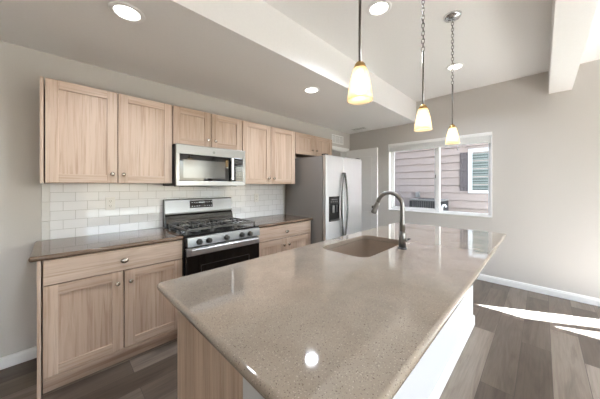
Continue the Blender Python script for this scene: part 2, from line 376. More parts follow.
m.box(fx0 - .008, fx1 - .01, ym - .026, ym + .026, b0, b1, .004); m.build('window_frame', M['trim'], wr)
sash = MB(); s0, s1 = ym + .026, a1 - fw
sash.box(fx0 + .012, fx0 + .034, s0, s0 + .024, b0 + .024, b1 - fw, .003); sash.box(fx0 + .012, fx0 + .034, s1 - .024, s1, b0 + .024, b1 - fw, .003)
sash.box(fx0 + .012, fx0 + .034, s0, s1, b0 + .024, b0 + .05, .003); sash.box(fx0 + .012, fx0 + .034, s0, s1, b1 - fw - .024, b1 - fw, .003)
so = sash.build('sash', M['trim'], wr)
MB().box(fx0 + .002, fx0 + .012, s0 + .006, s0 + .018, 1.47, 1.53, .003).build('latch', M['slot'], so)
MB().box(fx0 + .021, fx0 + .025, s0 + .02, s1 - .02, b0 + .045, b1 - fw - .02).build('pane', M['glass'], so)
MB().box(fx0 + .040, fx0 + .044, a0 + fw, ym - .026, b0 + .024, b1 - fw).build('pane', M['glass'], wr)

# raised blind
m = MB(); m.box(XR, XR + T, YR - 1, 8, ZHIGH + .25, 6.0); m.box(XR, XR + 1.35, YR - 1, 8, 5.9, 6.05); struct(m.build('wall_sky_block', M['siding']))  # unseen storey and deep eave added to cut sky light between the houses
bl = thing('window_blind', 'raised pale slatted blind bunched at the top of the kitchen window', 'blind', (XR + .02, (y0 + y1) / 2, 1.962))
MB().box(XR + .002, XR + .058, y0 + .02, y1 - .02, 2.046, 2.086, .003).build('headrail', M['blind'], bl)
MB().box(XR - .006, XR + .002, y0 + .012, y1 - .012, 2.056, 2.09, .003).build('valance', M['blind'], bl)
m = MB()
for k in range(9): m.box(XR - .010, XR + .040, y0 + .022, y1 - .022, 1.981 + k * .0082, 1.987 + k * .0082)
m.build('slats', M['blind'], bl)
MB().box(XR - .011, XR + .041, y0 + .022, y1 - .022, 1.962, 1.979, .003).build('bottom_rail', M['blind'], bl)
m = MB().tube([(XR - .018, .905, 2.05), (XR - .018, .905, 1.92)], .0013, 6); m.lathe([(.002, .0), (.006, -.01), (.007, -.03), (.002, -.035)], (XR - .018, .905, 1.92), n=12)
m.build('pull_cord', M['white_p'], bl)

# patio door and rear windows (unseen; rear ones sized, small one added, for daylight)
def opening_frame(name, rect, axis, pos, mulls, z_rail=None):
    a0, a1, b0, b1 = rect; r = sroot(name, (pos if axis == 'x' else (a0 + a1) / 2, (a0 + a1) / 2 if axis == 'x' else pos, b0)); m = MB(); w = .06
    def bx(p0, p1, q0, q1, d=.03):
        if axis == 'x': m.box(pos - d, pos + d, p0, p1, q0, q1, .004)
        else: m.box(p0, p1, pos - d, pos + d, q0, q1, .004)
    bx(a0, a0 + w, b0, b1); bx(a1 - w, a1, b0, b1); bx(a0, a1, b1 - w, b1); bx(a0, a1, b0, b0 + w)
    for c, h in mulls: bx(c - h, c + h, b0, b1)
    m.build('frame', M['trim'], r); g = MB()
    if axis == 'x': g.box(pos - .003, pos + .003, a0 + w, a1 - w, b0 + w, b1 - w)
    else: g.box(a0 + w, a1 - w, pos - .003, pos + .003, b0 + w, b1 - w)
    g.build('pane', M['glass'], r)
opening_frame('door_2', PAT, 'x', XR + .09, [(-1.88, .04)])
opening_frame('window_2', RW1, 'y', YR - .09, [(2.325, .05)])
opening_frame('window_added', RW2, 'y', YR - .09, [(-.95, .05)])

# open white door right of the refrigerator, and the doorway casing
m = MB(); cw = .06
m.box(DW[0] - cw, DW[0], W - .016, W, 0, DW[2] + cw, .004); m.box(DW[1], DW[1] + cw, W - .016, W, 0, DW[2] + cw, .004); m.box(DW[0] - cw, DW[1] + cw, W - .018, W, DW[2], DW[2] + cw, .004)
m.box(DW[0] - .001, DW[0] + .012, W, W + T, 0, DW[2]); m.box(DW[1] - .012, DW[1] + .001, W, W + T, 0, DW[2]); m.box(DW[0], DW[1], W, W + T, DW[2] - .012, DW[2] + .001)
struct(m.build('trim_1', M['trim']))
dr = sroot('door_1', (4.18, 2.80, .01)); dy0, dy1 = 2.145, 2.805
m = MB(); m.box(4.158, 4.192, dy0, dy1, .012, 2.05, .002); m.build('door_slab', M['trim'], dr)
for za, zb in ((.22, .86), (1.0, 1.90)):
    m = MB()
    for ya, yb, zc, zd in ((dy0 + .11, dy0 + .125, za, zb), (dy1 - .125, dy1 - .11, za, zb), (dy0 + .11, dy1 - .11, za, za + .015), (dy0 + .11, dy1 - .11, zb - .015, zb)): m.box(4.155, 4.159, ya, yb, zc, zd, .002)
    m.build('panel_molding', M['trim'], dr)
m = MB().lathe([(.027, 0), (.027, .004), (.01, .008), (.009, .03), (.024, .04), (.027, .052), (.02, .062), (.001, .065)], (4.158, dy0 + .06, .96), (-1, 0, 0), 20); m.build('door_knob', M['nickel'], dr)

# tile backsplash
bs = struct(MB().box(-.034, 2.456, W - .009, W, .914, 1.39).build('wall_tile_backsplash', M['tile']))
m = MB()
for k in range(3):
    for xa, xb in ((-.081, -.035), (2.457, 2.487)):
        m.box(xa, xb, W - .009, W, .915 + k * .1524, .913 + min((k + 1) * .1524, .46), .003)
struct(m.build('trim_2', M['bull']))

# ------------------------------------------------------------------ cabinetry
def knob(parent, x, z, yf, s=1.0, wide=1.0):
    m = MB().lathe([(.007, 0), (.007, .004), (.0055, .006), (.0055, .013), (.013, .017), (.0155, .022), (.0145, .027), (.009, .030), (.001, .031)], (0, 0, 0), (0, -1, 0), 20)
    m.v = [(x + a * s * wide, yf + b * s, z + c * s) for a, b, c in m.v]
    return m.build('knob', M['nickel'], parent)
def door(parent, x0, x1, z0, z1, yf, kx=None, kz=None, st=.068, rt=.064, sgn=1):
    """shaker door whose face lies at yf, 2 cm thick, facing -y (sgn=1)"""
    yb = yf + .02 * sgn; a, b = min(yf, yb), max(yf, yb); m = MB()
    m.box(x0, x0 + st, a, b, z0, z1, .0025); m.box(x1 - st, x1, a, b, z0, z1, .0025); m.m = 1
    m.box(x0 + st - .0005, x1 - st + .0005, a + .0006, b, z0, z0 + rt, .002); m.box(x0 + st - .0005, x1 - st + .0005, a + .0006, b, z1 - rt, z1, .002)
    d = m.build('door', [M['wood_v'], M['wood_h']], parent)
    pa, pb = (yf + .010 * sgn, yf + .017 * sgn)
    MB().box(x0 + st - .004, x1 - st + .004, min(pa, pb), max(pa, pb), z0 + rt - .004, z1 - rt + .004).build('panel', M['wood_v'], d)
    if kx is not None: knob(d, kx, kz, yf)
    return d
UD = .33; YU = W - UD     # upper door face
def upper(label, x0, x1, z0, z1, splits, knobs, end_panel=False):
    t = thing('wall_cabinet', label, 'cabinet', ((x0 + x1) / 2, W - .15, z0), 'wall cabinets above the counter')
    m = MB(); m.box(x0 + .001, x1 - .001, YU + .024, W - .0005, z0, z1, .001); m.build('carcass', [M['wood_v']], t)
    MB().box(x0 + .004, x1 - .004, YU + .0205, YU + .0235, z0 + .004, z1 - .004).build('shadow_gap', M['gap'], t)  # thin sheet coloured as the shade in the door gaps
    for (a, b), k in zip(splits, knobs): door(t, a, b, z0 + .001, z1 - .003, YU, *k)
    if end_panel: MB().box(x0 - .024, x0 - .006, YU + .004, W - .0005, z0 - .003, z1, .001).build('end_panel', M['wood_v'], t)
    return t
ZU0, ZU1 = 1.372, 2.122; g = .003
upper('pale wood two-door wall cabinet at the left end, over the outlet', -.056, .782, ZU0, ZU1, [(-.054, .360), (.366, .780)], [(.326, 1.446), (.400, 1.446)], True)
upper('short two-door wood wall cabinet sitting on top of the microwave', .788, 1.542, 1.752, ZU1, [(.790, 1.162), (1.170, 1.540)], [(1.126, 1.827), (1.208, 1.827)])
upper('tall two-door wood wall cabinet between microwave and refrigerator', 1.548, 2.408, ZU0, ZU1, [(1.550, 1.968), (1.974, 2.406)], [(1.930, 1.444), (2.012, 1.444)])
upper('small two-door wood wall cabinet directly above the refrigerator', 2.414, 3.270, 1.812, ZU1, [(2.416, 2.806), (2.812, 3.268)], [(2.766, 1.888), (2.856, 1.888)])

YB = 2.226                # base door face
def base(label, x0, x1, end_left=False, end_right=False):
    t = thing('base_cabinet', label, 'cabinet', ((x0 + x1) / 2, W - .3, 0), 'base cabinets along the back wall')
    MB().box(x0, x1, YB + .024, W - .0005, .10, .881, .001).build('carcass', M['wood_v'], t)
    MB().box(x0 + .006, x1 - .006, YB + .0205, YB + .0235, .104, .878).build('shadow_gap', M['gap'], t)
    MB().box(x0, x1, YB + .068, YB + .084, 0, .10).build('toe_kick', M['wood_h'], t)
    d = MB().box(x0 + .003, x1 - .003, YB, YB + .02, .716, .876, .003).build('drawer', M['wood_h'], t); xm = (x0 + x1) / 2
    knob(d, xm, .793, YB, 1.15, 1.5)
    door(t, x0 + .003, xm - .003, .128, .710, YB, xm - .040, .630); door(t, xm + .003, x1 - .003, .128, .710, YB, xm + .040, .630)
    MB().box(x0 + .003, x1 - .003, YB + .004, YB + .022, .101, .124, .002).build('bottom_rail', M['wood_h'], t)
    if end_left: MB().box(x0 - .024, x0 - .006, YB + .004, W - .0005, 0, .881, .001).build('end_panel', M['wood_v'], t)
    if end_right: MB().box(x1 + .002, x1 + .02, YB + .004, W - .0005, 0, .881, .001).build('end_panel', M['wood_v'], t)
base('wood base cabinet with one drawer over two doors, left of the range', -.060, .783, True)
base('wood base cabinet with drawer and two doors, between range and refrigerator', 1.556, 2.424, False, True)

YC = 2.200
tag(slab(-.118, .784, YC, W - .001, .882, .914, .012, .012).build('countertop', M['dquartz'], None, (.33, 2.5, .882)), 'speckled taupe stone countertop left of the range', 'countertop', 'stone countertops on the back wall')
tag(slab(1.555, 2.462, YC, W - .001, .882, .914, .012, .012).build('countertop', M['dquartz'], None, (2.0, 2.5, .882)), 'speckled taupe stone countertop between range and refrigerator', 'countertop', 'stone countertops on the back wall')

# ------------------------------------------------------------------ kitchen island
isl = thing('kitchen_island', 'kitchen island base with wood end panel and white knee wall', 'island', (1.6, .8, 0))
IX0, IX1 = .375, 2.865
m = MB(); m.box(IX0 + .016, 1.275, .605, 1.148, .10, .881); m.box(1.975, IX1, .605, 1.148, .10, .881); m.box(1.275, 1.975, .605, 1.148, .10, .66); m.box(1.275, 1.975, .605, .715, .66, .881)
m.build('carcass', M['wood_v'], isl)
MB().box(IX0 + .016, IX1, .605, 1.05, 0, .10).build('toe_kick', M['wood_h'], isl)
m = MB(); xs = IX0
for k in range(4): m.box(IX0, IX0 + .016, .606 + k * .1315, .606 + (k + 1) * .1315 - .0008, 0, .881, .001)
m.build('end_panel', M['wood_v'], isl)
MB().box(IX0, IX1, .478, .604, 0, .881, .002).build('knee_wall', M['knee'], isl)
pr_ = [(0, 0), (.014, 0), (.014, .072), (.010, .080), (.004, .090), (0, .090)]
m = MB().prism([(.478 - d, z) for d, z in pr_], 'x', IX0 - .014, IX1 + .014); m.prism([(IX1 + d, z) for d, z in pr_], 'y', .464, .604); m.prism([(IX0 - d, z) for d, z in pr_], 'y', .464, .604)
m.build('base_trim', M['trim'], isl)
nd = 5; dw = (IX1 - IX0 - .03) / nd
for k in range(nd):
    a = IX0 + .02 + k * dw; door(isl, a + .002, a + dw - .002, .125, .875, 1.172, a + (.04 if k % 2 else dw - .04), .80, sgn=-1)
SX0, SX1, SY0, SY1 = 1.305, 1.945, .748, 1.118
hole = rrect(SX0, SX1, SY0, SY1, .075, 10)
tag(slab(.318, 2.905, .2285, 1.236, .882, .914, .022, .013, hole).build('island_countertop', M['quartz'], None, (1.6, .73, .882)), 'large glossy speckled beige stone island top with sink cutout', 'countertop')

sk = thing('kitchen_sink', 'tan undermount sink basin set into the stone island top', 'sink', (1.62, .935, .69))
m = MB(); n = len(hole); loops = []
for d, z, r in ((.012, .8815, .085), (.004, .8815, .075), (-.002, .8815, .075), (-.002, .876, .075), (.002, .78, .055), (.006, .735, .05), (.020, .712, .045), (.045, .702, .04), (.0, 0, 0)):
    if z == 0: break
    s_ = -d if len(loops) == 0 else d
    loops.append([(x, y, z) for x, y in rrect(SX0 + s_, SX1 - s_, SY0 + s_, SY1 - s_, max(r, .02), 10)])
vs = [p for L in loops for p in L]; fs = []
for i in range(len(loops) - 1):
    for k in range(n): fs.append((i * n + k, i * n + (k + 1) % n, (i + 1) * n + (k + 1) % n, (i + 1) * n + k))
fs.append(tuple((len(loops) - 1) * n + k for k in range(n)))
m.add(vs, fs, True)
out = [(d, z) for d, z in ((-.012, .8815), (-.012, .872), (-.008, .70), (.04, .69))]
L2 = [[(x, y, z) for x, y in rrect(SX0 + d, SX1 - d, SY0 + d, SY1 - d, .09, 10)] for d, z in out]
vs = [p for L in L2 for p in L]; fs = []
for i in range(3):
    for k in range(n): fs.append((i * n + k, i * n + (k + 1) % n, (i + 1) * n + (k + 1) % n, (i + 1) * n + k))
fs.append(tuple(3 * n + k for k in range(n))); m.add(vs, fs, True)
m.build('basin', M['sink'], sk)
m = MB().lathe([(.044, 0), (.044, .003), (.036, .004), (.032, -.001), (.001, -.001)], (1.625, .935, .702), n=24); m.build('drain', M['chrome'], sk)

fc = thing('kitchen_faucet', 'tall brushed gooseneck pull-down faucet behind the sink', 'faucet', (1.70, .690, .914))
fx, fy = 1.70, .690
MB().lathe([(.030, 0), (.030, .007), (.027, .010), (.001, .010)], (fx, fy, .914), n=28).build('base_plate', M['dsteel'], fc)
MB().lathe([(.0225, .009), (.0225, .088), (.0195, .100), (.018, .120), (.001, .120)], (fx, fy, .914), n=28).build('body', M['fnickel'], fc)
pts = [(fx, fy, 1.03), (fx, fy, 1.10), (fx, fy, 1.208)]; R_ = .092
for k in range(1, 15): a = pi - k * radians(168) / 14; pts.append((fx, fy + R_ + R_ * cos(a), 1.208 + R_ * sin(a)))
MB().tube(pts, [.0175, .0165] + [.0145] * (len(pts) - 2), 18).build('spout', M['fnickel'], fc)
e = Vector(pts[-1]); dd = (Vector(pts[-1]) - Vector(pts[-2])).normalized(); dd = (dd + Vector((0, .10, 0))).normalized()
sh = MB().lathe([(.0145, -.002), (.0165, .006), (.0175, .03), (.0195, .065), (.0205, .085), (.018, .090), (.001, .090)], e, dd, 22).build('spray_head', M['fnickel'], fc)
pb = e + dd * .05 + Vector((0, .019, .004)); MB().box(pb.x - .006, pb.x + .006, pb.y - .004, pb.y + .008, pb.z - .006, pb.z + .010, .003).build('spray_button', M['plastic'], sh)
lv = MB().lathe([(.013, .018), (.013, .036), (.001, .036)], (fx, fy, .978), (0, -1, 0), 18).build('handle', M['fnickel'], fc)
MB().tube([(fx, fy - .032, .980), (fx + .004, fy - .042, .984), (fx + .010, fy - .050, .990)], [.007, .006, .005], 10).build('lever', M['plastic'], lv)

# ------------------------------------------------------------------ gas range
RX0, RX1 = .787, 1.552; YD = 2.165
rg = thing('gas_range', 'stainless gas range with black oven door and five front knobs', 'range', ((RX0 + RX1) / 2, 2.5, 0))
MB().box(RX0, RX1, YD + .045, W - .012, .02, .902, .003).build('body', M['black'], rg)
for x in (RX0 + .04, RX1 - .04):
    for y in (YD + .09, W - .07): MB().lathe([(.018, 0), (.018, .022), (.001, .022)], (x, y, 0), n=12).build('foot', M['plastic'], rg)
m = MB(); m.box(RX0, RX1, YD + .004, W - .075, .902, .918, .004); m.build('cooktop', M['black'], rg)
# control panel with knobs
cp = MB().prism([(YD + .012, .906), (YD - .004, .895), (YD - .012, .817), (YD + .045, .817), (YD + .045, .906)], 'x', RX0 + .012, RX1 - .002).build('control_panel', M['steel'], rg)
for x in (.898, .986, 1.162, 1.330, 1.424):
    k = MB().lathe([(.026, 0), (.026, .006), (.022, .010), (.0205, .030), (.018, .033), (.001, .033)], (x, YD - .008, .852), (0, -1, .08), 24).build('knob', M['knobm'], cp)
    MB().box(x - .005, x + .005, YD - .050, YD - .020, .833, .874, .002).build('knob_grip', M['dsteel'], k)
od = MB().box(RX0 + .006, RX1 - .002, YD, YD + .043, .205, .800, .004).build('oven_door', M['bglass'], rg)
MB().box(RX0 + .006, RX1 - .002, YD - .003, YD + .03, .735, .803, .003).build('door_rail', M['lsteel'], od)
m = MB(); m.box(RX0 + .035, RX1 - .03, YD - .036, YD - .014, .741, .799, .010, 3)
for x in (RX0 + .07, RX1 - .065): m.box(x - .012, x + .012, YD - .034, YD, .763, .787, .004)
m.build('oven_handle', M['lsteel'], od)
m = MB(); a0, a1, b0, b1 = RX0 + .13, RX1 - .13, .36, .64
for q in ((a0, a1, b0, b0 + .004), (a0, a1, b1 - .004, b1), (a0, a0 + .004, b0, b1), (a1 - .004, a1, b0, b1)): m.box(q[0], q[1], YD - .0008, YD + .002, q[2], q[3])
m.build('oven_window_border', M['dsteel'], od)
m = MB().box(RX0 + .006, RX1 - .002, YD + .002, YD + .043, .06, .197, .005); m.build('storage_drawer', M['steel'], rg)
# backguard
bg_ = MB().prism([(W - .012, .918), (W - .012, 1.205), (W - .062, 1.205), (W - .070, 1.196), (W - .088, 1.064), (W - .088, 1.058), (W - .070, 1.050), (W - .070, .918)], 'x', RX0 + .002, RX1 - .002).build('backguard', M['gsteel'], rg)
m = MB()
for za, zb in ((.948, .956), (.975, .983), (1.002, 1.010)): m.box(RX0 + .03, RX1 - .03, W - .112 + (za - .948) * .35 - .0025, W - .09, za, zb)
m.build('vent_slots', M['black'], bg_)
MB().prism([(W - .0705, .919), (W - .0705, 1.046), (W - .088, 1.030), (W - .110, .960), (W - .112, .919)], 'x', RX0 + .004, RX1 - .004).build('vent_trim', M['vsteel'], bg_)
def on_guard(x0, x1, z0, z1, d=.002):
    f = lambda z: W - .0865 + (z - 1.064) * (.018 / .132)
    return MB().prism([(f(z0) - d, z0), (f(z1) - d, z1), (f(z1) + .004, z1), (f(z0) + .004, z0)], 'x', x0, x1)
m = on_guard(1.040, 1.300, 1.104, 1.186); m.m = 1
for xs, zz, h in ((list(1.062 + .026 * k for k in range(4)), 1.160, .005), (list(1.062 + .026 * k for k in range(4)), 1.120, .005), (list(1.205 + .026 * k for k in range(4)), 1.160, .005), (list(1.205 + .026 * k for k in range(4)), 1.120, .005)):
    for x in xs: q = on_guard(x, x + .009, zz, zz + h, .003); m.add(q.v, q.f)
for x in (1.150, 1.164, 1.180, 1.194): q = on_guard(x, x + .006, 1.156, 1.168, .003); m.add(q.v, q.f)
m.build('display', [M['bglass'], M['led']], bg_)
# burners and grates
for x, y, r in ((.93, 2.32, .045), (.93, 2.60, .036), (1.17, 2.46, .05), (1.41, 2.32, .040), (1.41, 2.60, .045)):
    b_ = MB().lathe([(r, 0), (r, .010), (r * .8, .014), (.001, .014)], (x, y, .918), n=24).build('burner', M['dsteel'], rg)
    MB().lathe([(r * .72, .014), (r * .72, .020), (r * .6, .023), (.001, .023)], (x, y, .918), n=24).build('burner_cap', M['iron'], b_)
def grate(x0, x1, y0, y1, griddle=False):
    m = MB(); z0, z1 = .946, .963; w = .012
    for x in (x0, x1 - w): m.box(x, x + w, y0, y1, z0, z1, .002)
    for y in (y0, y1 - w, (y0 + y1) / 2 - w / 2): m.box(x0, x1, y, y + w, z0, z1, .002)
    for x in (x0, x1 - w):
        for y in (y0, y1 - w): m.box(x, x + w, y, y + w, .9185, z0 + .002)
    nb = 5
    if griddle:
        for k in range(1, 13): y = y0 + (y1 - y0) * k / 13; m.box(x0, x1, y - .004, y + .004, z0 + .002, z1, .001)
    else:
        for k in range(1, nb): x = x0 + (x1 - x0) * k / nb; m.box(x - .005, x + .005, y0, y0 + .10, z0 + .002, z1, .001); m.box(x - .004, x + .004, y1 - .10, y1, z0 + .002, z1, .001); m.box(x - .004, x + .004, (y0 + y1) / 2 - .05, (y0 + y1) / 2 + .05, z0 + .002, z1, .001)
    m.build('grate', M['iron'], rg)
grate(RX0 + .02, 1.040, YD + .05, 2.70); grate(1.046, 1.294, YD + .05, 2.70); grate(1.300, RX1 - .02, YD + .05, 2.70)

# ------------------------------------------------------------------ microwave
MX0, MX1, MY, MZ0, MZ1 = .790, 1.540, 2.420, 1.348, 1.748
mw = thing('microwave', 'stainless over-the-range microwave with dark glass door', 'microwave', ((MX0 + MX1) / 2, W - .2, MZ0))
MB().box(MX0, MX1, MY + .03, W - .0095, MZ0, MZ1, .002).build('body', M['plastic'], mw)
MB().box(MX0 + .08, MX1 - .08, MY + .06, W - .1, MZ0 - .006, MZ0 + .001, .002).build('bottom_vent', M['slot'], mw)
fr = MB(); fr.box(MX0, MX1, MY, MY + .029, 1.654, MZ1, .004); fr.box(MX0, MX1, MY, MY + .029, MZ0, 1.398, .004); fr.box(MX0, MX0 + .032, MY, MY + .029, 1.397, 1.655, .002); fr.box(MX1 - .034, MX1, MY, MY + .029, 1.397, 1.655, .002)
fr.build('front_frame', M['steel'], mw)
dm = MB().box(MX0 + .032, 1.336, MY + .002, MY + .028, 1.398, 1.654, .001).build('door', M['bglass'], mw)
MB().box(.855, 1.288, MY + .0005, MY + .003, 1.424, 1.602).build('door_window', M['mesh'], dm)
hd = MB(); hd.box(1.344, 1.376, MY - .036, MY - .016, 1.404, 1.650, .009, 3); hd.box(1.350, 1.370, MY - .02, MY + .004, 1.414, 1.436, .003); hd.box(1.350, 1.370, MY - .02, MY + .004, 1.618, 1.640, .003); hd.build('handle', M['steel_v'], dm)
MB().box(1.336, 1.384, MY + .001, MY + .028, 1.398, 1.654).build('handle_recess', M['plastic'], dm)
cpm = MB().box(1.384, MX1 - .034, MY + .002, MY + .028, 1.398, 1.654, .001).build('control_panel', M['bglass'], mw)
m = MB()
for r in range(6):
    for c in range(3): m.box(1.400 + c * .036, 1.420 + c * .036, MY + .001, MY + .0025, 1.420 + r * .028, 1.432 + r * .028)
m.build('keypad', M['slot'], cpm)
MB().box(1.400, 1.492, MY + .001, MY + .0025, 1.600, 1.632).build('clock_display', M['plastic'], cpm)
MB().lathe([(.014, 0), (.014, .0015), (.011, .002), (.001, .002)], (1.162, MY, 1.694), (0, -1, 0), 24).build('emblem', M['dsteel'], mw)

# ------------------------------------------------------------------ refrigerator
FX0, FX1, FY, FZ = 2.490, 3.385, 2.005, 1.760
rf = thing('refrigerator', 'stainless side-by-side refrigerator with grey side and water dispenser', 'refrigerator', ((FX0 + FX1) / 2, 2.42, 0))
MB().box(FX0 - .002, FX1, FY + .062, W - .03, .03, FZ - .012, .004).build('body', M['grey'], rf)
MB().box(FX0 + .01, FX1 - .01, FY + .05, FY + .12, .0, .07, .003).build('toe_grille', M['plastic'], rf)
FS = 2.888
def fdoor(a, b): return MB().box(a, b, FY, FY + .056, .078, FZ, .012, 3).build('door', M['steel_v'], rf)
d1 = fdoor(FX0 + .001, FS - .003); d2 = fdoor(FS + .003, FX1 - .001)
MB().box(FX0 + .02, FX0 + .08, FY + .02, FY + .09, FZ, FZ + .014, .003).build('hinge_cover', M['plastic'], rf)
MB().box(FX1 - .08, FX1 - .02, FY + .02, FY + .09, FZ, FZ + .014, .003).build('hinge_cover', M['plastic'], rf)
for d, s in ((d1, -1), (d2, 1)):
    pts = []
    for k in range(21):
        t_ = k / 20; z = .60 + t_ * .93; bow = sin(pi * t_)
        pts.append((FS + s * (.013 + (.070 if s < 0 else .044) * bow), FY - .016 - .014 * bow ** .7, z))
    m = MB().tube(pts, .0135, 14)
    for z in (.605, 1.525): m.lathe([(.012, 0), (.012, .02), (.001, .02)], (FS + s * .014, FY + .002, z), (0, -1, 0), 14)
    m.build('handle', M['hsteel'], d)
ds = MB(); a0, a1, b0, b1 = 2.555, 2.785, .868, 1.203
ds.box(a0, a1, FY - .004, FY + .001, b0, b1, .003); ds = ds.build('dispenser', M['bglass'], d1)
MB().box(a0 + .02, a1 - .02, FY - .0055, FY - .003, 1.105, 1.185, .002).build('dispenser_panel', M['plastic'], ds)
m = MB()
for k in range(4): m.box(a0 + .035 + k * .042, a0 + .058 + k * .042, FY - .0065, FY - .005, 1.125, 1.14)
m.box(a0 + .05, a1 - .05, FY - .0065, FY - .005, 1.155, 1.17); m.build('dispenser_buttons', M['steel'], ds)
MB().box(a0 + .06, a0 + .10, FY - .022, FY - .003, .985, 1.085, .004).build('ice_paddle', M['steel'], ds)
MB().box(a0 + .13, a0 + .17, FY - .020, FY - .003, .995, 1.085, .004).build('water_paddle', M['plastic'], ds)
MB().box(a0 + .015, a1 - .015, FY - .02, FY - .003, b0 + .008, b0 + .026, .003).build('drip_tray', M['dsteel'], ds)

# ------------------------------------------------------------------ pendants
def make_pendant(x, y, zb, label):
    t = thing('pendant_light', label, 'pendant light', (x, y, ZHIGH), 'pendant lights above the island')
    MB().lathe([(.066, 0), (.066, -.006), (.058, -.020), (.030, -.030), (.012, -.034), (.001, -.034)], (x, y, ZHIGH), n=32).build('canopy', M['chrome'], t)
    zt = zb + .138; zr = 2.195; L = .033; top = ZHIGH - .030
    m = MB(); n = int(round((top - zr) / (L * .76))); pitch = (top - zr) / n
    for k in range(n):
        c = top - (k + .5) * pitch; a = pitch * 1.22 / 2; w = .0085; pts = []
        for q in range(16):
            an = 2 * pi * q / 16; u = w * cos(an); h = (a - w) * (1 if sin(an) > 0 else -1) * min(1, abs(sin(an)) * 3) + w * sin(an)
            pts.append((x + (u if k % 2 == 0 else 0), y + (u if k % 2 else 0), c + h))
        m.tube(pts, .0023, 6, True)
    m.build('chain', M['rod'], t)
    MB().tube([(x, y, zr), (x, y, zt + .01)], .0058, 12).build('rod', M['rod'], t)
    MB().lathe([(.006, .024), (.012, .020), (.021, .010), (.0255, -.004), (.0245, -.010), (.001, -.010)], (x, y, zt), n=24).build('shade_cap', M['brass'], t)
    pf = [(.022, 0), (.028, -.011), (.0355, -.040), (.043, -.076), (.0485, -.112), (.0515, -.138)]
    pin = [(r - .0035, z) for r, z in pf[::-1]]
    MB().lathe(pf + pin, (x, y, zt), n=36, caps=False).build('lamp_shade', M['shade'], t)
    b = MB().lathe([(.001, .034)] + [(.028 * sin(a), .003 + -.028 * cos(a) + .0) for a in [radians(180 - 15 * k) for k in range(1, 12)]] + [(.001, -.025)], (x, y, zb + .050), n=22, caps=False)
    b.lathe([(.013, .028), (.013, .07), (.001, .07)], (x, y, zb + .050), n=16); b.build('bulb', M['bulb'], t)
    ld = bpy.data.lights.new('pendant_bulb', 'POINT'); ld.energy = PENDANT_POWER; ld.shadow_soft_size = .03; ld.color = (1, .92, .80)
    lo = bpy.data.objects.new('bulb_light', ld); C.objects.link(lo); lo.parent = t; lo.location = (0, 0, zb + .012 - ZHIGH)
    return t
p1 = make_pendant(.880, .530, 1.700, 'nearest cream glass pendant light hanging over the near end of the island')
def pend_copy(x, label):
    c = copy_tree(p1); c.location.x = x; c['label'] = label; return c
pend_copy(1.625, 'middle cream glass pendant light of the three over the island')
pend_copy(2.330, 'farthest cream glass pendant light, its round chrome canopy in view')

# ------------------------------------------------------------------ recessed lights, vents, outlets
def downlight(x, y, z, label):
    t = thing('recessed_light', label, 'ceiling light', (x, y, z), 'recessed ceiling lights')
    MB().lathe([(.066, -.002), (.070, -.007), (.088, -.007), (.095, -.003), (.095, 0), (.066, 0)], (x, y, z), n=36, caps=False).build('trim_ring', M['trim'], t)
    MB().lathe([(.067, -.003), (.067, -.0005), (.001, -.0005), (.001, -.003)], (x, y, z), n=32, caps=False).build('lens', M['lens'], t)
    ld = bpy.data.lights.new('downlight', 'AREA'); ld.shape = 'DISK'; ld.size = .12; ld.energy = CAN_POWER; ld.color = (.90, 1, 1.14); ld.spread = radians(140)
    lo = bpy.data.objects.new('lamp', ld); C.objects.link(lo); lo.parent = t; lo.location = (0, 0, -.0085)
    return t
l1 = downlight(.310, 1.812, ZLOW, 'large round recessed light in the low kitchen ceiling, nearest the left cabinets')
def dl(x, y, z, label):
    c = copy_tree(l1); c.location = (x, y, z); c['label'] = label
dl(2.013, 1.824, ZLOW, 'round recessed light in the low kitchen ceiling, above the tall wall cabinet')
dl(1.818, .922, ZHIGH, 'round recessed light in the high ceiling just right of the nearest pendant')
dl(3.350, .735, ZHIGH, 'round recessed light in the high ceiling, behind the farthest pendant chain')

v = thing('wall_vent', 'white rectangular air vent above the white doorway', 'vent', (3.865, W - .01, 2.245))
va, vb, vc, vd = 3.676, 4.060, 2.160, 2.330
m = MB(); m.box(va, vb, W - .010, W - .0005, vd - .022, vd, .002); m.box(va, vb, W - .010, W - .0005, vc, vc + .022, .002); m.box(va, va + .022, W - .010, W - .0005, vc, vd, .002); m.box(vb - .022, vb, W - .010, W - .0005, vc, vd, .002)
for k in (1, 2): x = va + (vb - va) * k / 3; m.box(x - .006, x + .006, W - .010, W - .0005, vc, vd, .001)
m.build('frame', M['white_p'], v); MB().box(va + .01, vb - .01, W - .003, W - .0006, vc + .01, vd - .01).build('backing', M['vslot'], v)
m = MB()
for k in range(9): z = vc + .026 + k * .0132; m.box(va + .02, vb - .02, W - .009, W - .004, z, z + .0075)
m.build('louvers', M['white_p'], v)
v = thing('ceiling_vent', 'white slotted air register in the low ceiling near the corner', 'vent', (3.99, 2.43, ZLOW))
m = MB(); m.box(3.92, 4.06, 2.28, 2.58, ZLOW - .008, ZLOW - .0005, .003); m.build('frame', M['white_p'], v); m = MB()
for k in range(6): x = 3.94 + k * .02; m.box(x, x + .006, 2.30, 2.56, ZLOW - .0095, ZLOW - .007)
m.build('slots', M['vslot'], v)
